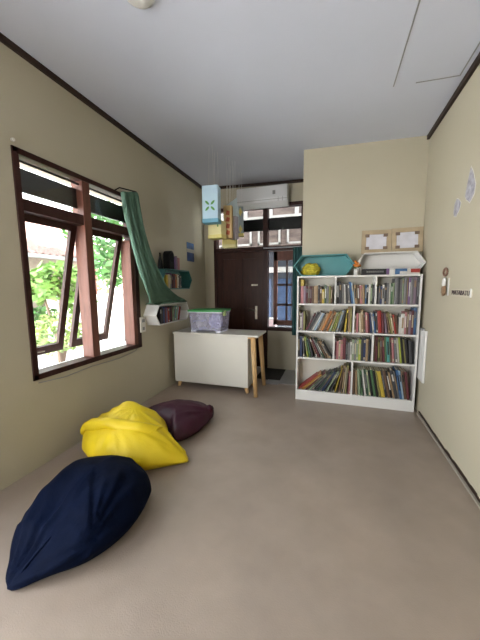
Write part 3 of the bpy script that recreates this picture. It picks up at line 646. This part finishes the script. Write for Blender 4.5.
o = obj('drape', bm, M['teal'], a, fix=False); s = o.modifiers.new('t', 'SOLIDIFY'); s.thickness = .004

# ------------------------------------------------------------------ bean bags
def catmull(P, n):
    out = []; k = len(P)
    for i in range(k):
        a, b, c, d = P[i-1], P[i], P[(i+1) % k], P[(i+2) % k]
        for s in range(n):
            u = s/n; out.append([.5*((2*q)+(r-p)*u+(2*p-5*q+4*r-t)*u*u+(3*q-p-3*r+t)*u**3) for p, q, r, t in zip(a, b, c, d)])
    return out
def beanbag_mesh(outline, top, H, pinch=(), fold=.012, fr=5.0, e=1.7, seed=0, peaks=()):
    """outline: (x, y, height factor) at the widest girth; top: (x, y) of the crown; pinch: points that radiate folds"""
    O = catmull(outline, 10); n = len(O); cx, cy = top; bm = bmesh.new(); rows = []; NV = 44
    ctr = (sum(p[0] for p in O)/n, sum(p[1] for p in O)/n)
    for j in range(NV+1):
        t = -1+2*j/NV; row = []                      # -1 underside centre, 0 girth, 1 crown
        for (ox, oy, hf) in O:
            if t <= 0:
                k = (1-(-t)**2.2); zz = .10*hf*H*(1-(-t))**.9*3*.33 if t > -.35 else 0
                x = ctr[0]+(ox-ctr[0])*(.90*k if t < -.25 else .90*k+(1-.90*k)*((t+.25)/.25)**1.5); y = ctr[1]+(oy-ctr[1])*(.90*k if t < -.25 else .90*k+(1-.90*k)*((t+.25)/.25)**1.5)
                z = 0 if t < -.25 else .30*H*hf*((t+.25)/.25)**1.4
            else:
                r = math.cos(t*PI/2)**(1/e*1.2); x = cx+(ox-cx)*r; y = cy+(oy-cy)*r
                zs = .30*H*hf; hh = H*(hf*(1-t**1.5)+t**1.5)
                z = zs*(1-t)+hh*math.sin(t*PI/2)**.85*(1-0.0) - zs*(1-t)*0 if False else zs+(hh-zs)*math.sin(t*PI/2)**.9
            p = Vector((x, y, z))
            if z > .004:
                for (qx, qy, qa, qw) in peaks:
                    p.z += qa*math.exp(-((x-qx)**2+(y-qy)**2)/(qw*qw))*min(1, z/.1)
                w = 0
                for (qx, qy) in pinch:
                    dx, dy = x-qx, y-qy; dist = math.hypot(dx, dy); an = math.atan2(dy, dx)
                    w += (1-abs(noise.noise(Vector((an*3.4, dist*1.1, seed+3.1)))*2))*math.exp(-dist*1.6)*1.3
                w2 = 1-abs(noise.noise(Vector((x*fr, y*fr*.8, z*fr+seed)))*2.2)
                w3 = noise.noise(Vector((x*fr*2.4, y*fr*2.4, z*fr*2+seed+9)))
                dirn = Vector((x-ctr[0], y-ctr[1], .25)).normalized()
                p += dirn*fold*(w*1.1+w2*.9+w3*.45)*min(1, z/.06)
            p.z = max(p.z, 0.0012); row.append(bm.verts.new(p))
        rows.append(row)
    for j in range(NV):
        for i in range(n):
            try: bm.faces.new((rows[j][i], rows[j][(i+1) % n], rows[j+1][(i+1) % n], rows[j+1][i])).smooth = True
            except ValueError: pass
    bmesh.ops.remove_doubles(bm, verts=bm.verts[:], dist=.0006)
    return bm
# navy
a = thing('beanbag', 'large navy blue beanbag on the floor, nearest the camera', 'beanbag', (-1.47, 1.28, 0))
OUT = [(-1.48, .83, .12), (-1.33, .925, .5), (-1.205, 1.04, .85), (-1.13, 1.21, 1), (-1.125, 1.40, 1), (-1.21, 1.58, .95), (-1.45, 1.67, .9), (-1.70, 1.60, .9), (-1.84, 1.42, .85), (-1.81, 1.22, .8), (-1.715, 1.04, .65), (-1.60, .92, .4)]
obj('fabric_cover', beanbag_mesh(OUT, (-1.46, 1.36), .30, [(-1.5, .82), (-1.2, 1.05)], .018, 4.2, seed=1), M['navy'], a, smooth=True)
bm = bmesh.new(); tube(bm, [(-1.475, .845, .03), (-1.44, .89, .10), (-1.40, .98, .17), (-1.38, 1.05, .2)], .006, 6, r1=.003); obj('seam', bm, M['navy'], a)
# yellow
a = thing('beanbag', 'bright yellow beanbag with folded hem, between navy and maroon ones', 'beanbag', (-1.7, 2.1, 0))
OUT = [(-1.14, 2.03, .18), (-1.27, 1.88, .55), (-1.47, 1.76, .8), (-1.75, 1.72, .9), (-2.02, 1.79, 1.0), (-2.13, 1.98, 1.0), (-2.05, 2.22, .9), (-1.85, 2.36, .9), (-1.58, 2.34, .8), (-1.40, 2.17, .5)]
obj('fabric_cover', beanbag_mesh(OUT, (-1.72, 2.10), .34, [(-1.14, 2.03), (-1.75, 1.9)], .016, 4.6, seed=4, peaks=[(-1.80, 2.14, .07, .16)]), M['yellow'], a, smooth=True)
# hem band folded over the front of the crown
bm = bmesh.new(); rows = []
PTS = [(-2.06, 1.84, .30), (-1.96, 1.84, .36), (-1.82, 1.85, .375), (-1.66, 1.88, .365), (-1.50, 1.93, .33), (-1.41, 2.00, .28)]
for j in range(61):
    x, y, z = interp(PTS, j/60*5); wv = .004*math.sin(j*.31)
    rows.append([bm.verts.new((x, y+dy, z+dz+wv*k)) for k, (dy, dz) in enumerate(((.10, -.03), (.03, .004), (-.012, .0), (-.034, -.03), (-.036, -.065), (-.022, -.09), (.03, -.10), (.10, -.09)))])
for j in range(60):
    for i in range(7): bm.faces.new((rows[j][i], rows[j][i+1], rows[j+1][i+1], rows[j+1][i])).smooth = True
    bm.faces.new((rows[j][7], rows[j][0], rows[j+1][0], rows[j+1][7]))
bm.faces.new(rows[0]); bm.faces.new(rows[-1][::-1])
obj('folded_hem', bm, M['yellow'], a)
# maroon
a = thing('beanbag', 'dark maroon beanbag on the floor, farthest from the camera', 'beanbag', (-1.6, 2.7, 0))
OUT = [(-1.235, 2.66, .9), (-1.26, 2.83, .9), (-1.45, 2.93, .95), (-1.75, 2.9, .9), (-1.97, 2.72, .85), (-2.03, 2.55, .8), (-1.85, 2.46, .85), (-1.56, 2.40, .9), (-1.385, 2.24, .8), (-1.265, 2.42, .9)]
obj('fabric_cover', beanbag_mesh(OUT, (-1.58, 2.60), .21, [(-1.24, 2.75)], .012, 4.6, seed=8), M['maroon'], a, smooth=True)
bm = bmesh.new(); blob(bm, (-1.275, 2.78, .13), (.045, .06, .05), .4, 3, 24, 14); obj('gathered_end', bm, M['maroon'], a)

# ------------------------------------------------------------------ outdoors
struct('roof', B((XL-T-.02, XR+T, YF-T-.1, YA+T+.2, WH+.01, WH+.12)), mat('roof_underside', (.30, .24, .20), .8))
bm = bmesh.new(); prism(bm, [(XL-T-.95, 1.2, 2.86), (XL-T, 1.2, 3.0), (XL-T, 1.2, 3.08), (XL-T-.95, 1.2, 2.94)], (0, YA, 0)); struct('roof_eave', bm, mat('eave_board', (.34, .28, .23), .8))  # unseen eave added to keep direct sun out of the window
bm = bmesh.new(); prism(bm, [(-6, YA+T, 3.9), (2, YA+T, 3.9), (2, YA+T, 3.96), (-6, YA+T, 3.96)], (0, 2.2, .1)); struct('roof_canopy', bm, mat('canopy_sheet', (.34, .33, .32), .8))  # unseen canopy added to darken the alley behind the back window
struct('ground', B((-16, XL-T-.02, -6, 16, -.40, -.30), (XL-T, 6, YA+T+.02, 16, -.40, -.3), (XL-T-.02, 6, -9, YF-T, -.25, -.12)), mat('pale_concrete', (.52, .51, .50), .8, .08, 2))
gw = mat('pale_garden_wall', (.62, .60, .56), .8, .06, 2)
tag(obj('garden_wall', B((-8.3, -8.1, 6.4, 15, -.3, 1.25)), gw), 'pale garden wall behind the plants outside the window', 'wall')
def roof_mesh(x0, x1, y0, y1, z0, z1, n=60, amp=.035):
    bm = bmesh.new(); rows = []
    for j in range(13):
        u = j/12; rows.append([bm.verts.new((x0+(x1-x0)*u, y0+(y1-y0)*i/(n*4), z0+(z1-z0)*u+amp*math.sin(i*PI/2)+.03*(1-(u*12) % 1))) for i in range(n*4+1)])
    for j in range(12):
        for i in range(n*4): bm.faces.new((rows[j][i], rows[j][i+1], rows[j+1][i+1], rows[j+1][i]))
    return bm
tilem = mat('weathered_roof_tile', (.20, .115, .10), .8, .25, 5)
hs = thing('house', 'neighbour house with weathered tile roof seen through the left window', 'house', (-10, 7, -.3))
obj('house_wall', B((-12.5, -8.6, 4.2, 8.6, -.3, 2.5)), mat('shaded_house_wall', (.30, .24, .20), .8, .1), hs)  # house wall in one brown tone
o = obj('tiled_roof', roof_mesh(-8.0, -12, 3.6, 9.2, 2.45, 4.9, 26), tilem, hs, fix=False); s = o.modifiers.new('t', 'SOLIDIFY'); s.thickness = .05
obj('gutter', B((-8.05, -7.95, 3.6, 9.2, 2.36, 2.46)), mat('grey_gutter', (.34, .36, .38), .5), hs)
obj('roof_beam', B((-9.2, -9.0, 9.0, 14, 3.0, 3.25)), mat('pinkish_beam', (.52, .40, .36), .7), hs)
obj('roof_post', B((-9.2, -9.0, 13.8, 14, -.3, 3.0), (-9.2, -9.0, 9.0, 9.2, -.3, 3.0)), M['jamb'], hs)
def leafcloud(bm, c, r, n, size, rd):
    for i in range(n):
        d = Vector((rd.gauss(0, 1), rd.gauss(0, 1), rd.gauss(0, 1))).normalized()*rd.uniform(.35, 1)**.6
        p = Vector((c[0]+d.x*r[0], c[1]+d.y*r[1], c[2]+d.z*r[2]))
        u = Vector((rd.gauss(0, 1), rd.gauss(0, 1), rd.gauss(0, .6))).normalized(); w = u.cross(Vector((rd.gauss(0, 1), rd.gauss(0, 1), rd.gauss(0, 1)))).normalized()
        l = size*rd.uniform(.6, 1.4); q = l*.42
        bm.faces.new([bm.verts.new(x) for x in (p-u*l, p-u*l*.1+w*q, p+u*l, p-u*l*.1-w*q)])
LM = [mat('leaf_fresh', (.15, .27, .06), .5, .3, 3), mat('leaf_dark', (.08, .20, .05), .5, .3, 3), mat('leaf_pale', (.22, .30, .10), .5, .3, 3)]
def plant(name, label, cat, loc, trunk, clouds, m, group, size, seed):
    a = thing(name, label, cat, loc, group); rd = random.Random(seed)
    bm = bmesh.new()
    for (c, r, n) in clouds: leafcloud(bm, (loc[0]+c[0], loc[1]+c[1], loc[2]+c[2]), r, n, size, rd)
    obj('foliage', bm, m, a, fix=False)
    bm = bmesh.new()
    for (c, r, n) in clouds: tube(bm, [loc, (loc[0]+c[0]*.4, loc[1]+c[1]*.4, loc[2]+c[2]*.5), (loc[0]+c[0], loc[1]+c[1], loc[2]+c[2])], trunk, 7, r1=trunk*.4)
    obj('stem', bm, mat('bark', (.16, .11, .08), .8, .2), a)
gp = 'plants outside the left window'
plant('shrub', 'bright green shrub nearest outside the left half of the window', 'shrub', (-4.9, 3.95, -.3), .025, [((0, 0, .95), (.5, .5, .40), 500)], LM[2], gp, .075, 1)
plant('papaya_tree', 'slender leafy tree before the tiled roof outside the window', 'tree', (-6.2, 5.1, -.3), .05, [((0, .1, 2.1), (.55, .6, .30), 300), ((-.1, -.3, 1.75), (.45, .45, .3), 220), ((.1, .45, 1.5), (.4, .4, .3), 180)], LM[0], gp, .13, 2)
plant('shrub', 'dark leafy shrub in the middle distance left of the slender tree', 'shrub', (-7.4, 5.3, -.3), .03, [((0, 0, .9), (.6, .7, .5), 450)], LM[1], gp, .10, 3)
plant('tree', 'tall green tree seen through the right half of the window', 'tree', (-6.6, 7.9, -.3), .10, [((0, 0, 3.5), (1.6, 1.7, .9), 1100), ((.5, -.6, 2.4), (1.0, 1.2, .6), 420), ((0, 1.3, 2.2), (.9, 1.0, .6), 380)], LM[1], gp, .14, 4)
plant('tree', 'pale green tree far behind the garden wall', 'tree', (-12.5, 13.5, -.3), .12, [((0, 0, 3.0), (2.2, 2.2, 1.6), 900)], LM[2], gp, .2, 5)
plant('tree', 'tall tree rising behind the tiled roof', 'tree', (-16, 11.5, -.3), .15, [((0, 0, 5.0), (1.8, 2.6, 1.0), 900)], LM[1], gp, .2, 6)
for q, (c, r, n) in enumerate((((-4.8, 6.6, 7.9), (2.6, 2.8, .7), 1300), ((-11.2, 10.2, 8.4), (2.6, 2.7, .8), 1400), ((-4.8, 13.0, 8.0), (2.4, 2.5, .8), 1200))):
    plant('shade_tree', ['high shade tree over the garden nearest the left window', 'high shade tree over the neighbour roof', 'high shade tree farthest along the garden'][q], 'tree', (c[0], c[1]+.6, -.3), .09, [((0, -.6, c[2]+.3), r, n)], LM[1], gp, .34, 20+q)  # canopies added above the view to shade the garden and roof
# building behind the back window
nb = thing('house', 'neighbour house with white window frames behind the back window', 'house', (-1.5, 8.2, -.3))
obj('house_wall', B((-5, 2, 8.0, 8.2, -.3, 2.9)), mat('slate_blue_wall', (.022, .026, .036), .7, .2, 2), nb)
obj('brick_band', B((-5, 2, 7.85, 8.0, 2.45, 4.4)), mat('dusty_tile_band', (.105, .078, .070), .8, .35, 4, stretch=(1, 1, 3)), nb)
for i in range(6):
    x = -3.6+i*.8; f = .05
    obj('window_frame', B((x, x+.62, 7.80, 7.85, 2.62, 2.62+f), (x, x+.62, 7.80, 7.85, 3.02, 3.02+f), (x, x+f, 7.80, 7.85, 2.62, 3.07), (x+.62-f, x+.62, 7.80, 7.85, 2.62, 3.07)), M['housewhite'], nb)
obj('gable_rail', B((-5, 2, 7.80, 7.85, 3.32, 3.38)), M['housewhite'], nb)
for i in range(7): obj('eave_post', B((-3.8+i*.7, -3.7+i*.7, 7.80, 7.85, 3.38, 3.8)), M['housewhite'], nb)
obj('awning', B((-5, 2, 7.3, 7.8, 1.86, 1.98)), M['housewhite'], nb)
for i in range(5): obj('window_pane', B((-2.6+i*.55, -2.2+i*.55, 7.985, 8.0, .5, 1.7)), mat('dark_blue_pane', (.04, .06, .11), .2, .2), nb)
tag(obj('ledge', B((-2.3, -.2, 5.75, 6.15, -.3, .62)), M['white'], bevel=.01), 'white ledge outside just below the back window', 'ledge')
a = thing('plastic_crate', 'pale pink plastic crate on the white ledge outside the back window', 'crate', (-1.25, 5.95, .62))
obj('crate_body', B((-1.42, -1.12, 5.83, 6.07, .621, .80)), mat('pale_pink_plastic', (.70, .55, .60), .5), a, bevel=.01)
obj('rim', B((-1.43, -1.11, 5.82, 6.08, .80, .82)), M['white'], a)

# ------------------------------------------------------------------ light
w = bpy.data.worlds.new('World'); sc.world = w; w.use_nodes = True
nt = w.node_tree; N = nt.nodes; L = nt.links
bg = N['Background']; tc = N.new('ShaderNodeTexCoord'); sp = N.new('ShaderNodeSeparateXYZ'); r = N.new('ShaderNodeValToRGB')
L.new(tc.outputs['Generated'], sp.inputs[0]); L.new(sp.outputs['Z'], r.inputs[0]); L.new(r.outputs[0], bg.inputs[0])
r.color_ramp.elements[0].color = (1, .99, .97, 1); r.color_ramp.elements[1].color = (.80, .90, 1, 1)
bg.inputs[1].default_value = 3.6
def area(name, loc, rot, sx, sy, e, c=(1, 1, 1), portal=False):
    l = bpy.data.lights.new(name, 'AREA'); l.shape = 'RECTANGLE'; l.size = sx; l.size_y = sy; l.energy = e; l.color = c
    l.cycles.is_portal = portal
    o = bpy.data.objects.new(name, l); col.objects.link(o); o.location = loc; o.rotation_euler = rot; return o
area('window_portal', (XL-T-.01, 2.32, 1.65), (0, -PI/2, 0), 1.8, 1.4, 1, portal=True)
area('side_door_portal', (XL-T-.01, (W3[0]+W3[1])/2, 1.3), (0, -PI/2, 0), 2.5, 2.45, 1, portal=True)
area('front_window_portal', ((G0+G1)/2, YF-T-.01, 1.6), (PI/2, 0, 0), 1.02, 3.05, 1, portal=True)
area('back_window_portal', (-1.3, YA+T+.03, 1.8), (-PI/2, 0, 0), 1.6, 2.2, 1, portal=True)
s = bpy.data.lights.new('sun', 'SUN'); s.energy = 20; s.angle = math.radians(2); s.color = (1, .975, .94)
so = bpy.data.objects.new('sun', s); col.objects.link(so); so.rotation_euler = Vector((-.30, -.20, -1.0)).to_track_quat('-Z', 'Y').to_euler()

# ------------------------------------------------------------------ camera
cam = bpy.data.cameras.new('camera'); co = bpy.data.objects.new('camera', cam); col.objects.link(co)
X = Vector((.95139613, .30786148, -.00816798)); Yd = Vector((.02855045, -.11457628, -.9930041)); Z = Vector((-.30664357, .94450706, -.11779701))
m = Matrix.Identity(4)
for i in range(3): m[i][0] = X[i]; m[i][1] = -Yd[i]; m[i][2] = -Z[i]
m[2][3] = 1.5
co.matrix_world = m
cam.sensor_fit = 'HORIZONTAL'; cam.sensor_width = 36; cam.lens = 284.4*36/480; cam.clip_start = .05
sc.camera = co
sc.view_settings.view_transform = 'Standard'; sc.view_settings.look = 'None'; sc.view_settings.gamma = 1; sc.view_settings.exposure = 1.9
sc.cycles.use_denoising = True; sc.cycles.max_bounces = 10; sc.cycles.diffuse_bounces = 6; sc.cycles.transparent_max_bounces = 16
sc.cycles.caustics_reflective = False; sc.cycles.caustics_refractive = False; sc.cycles.sample_clamp_indirect = 30
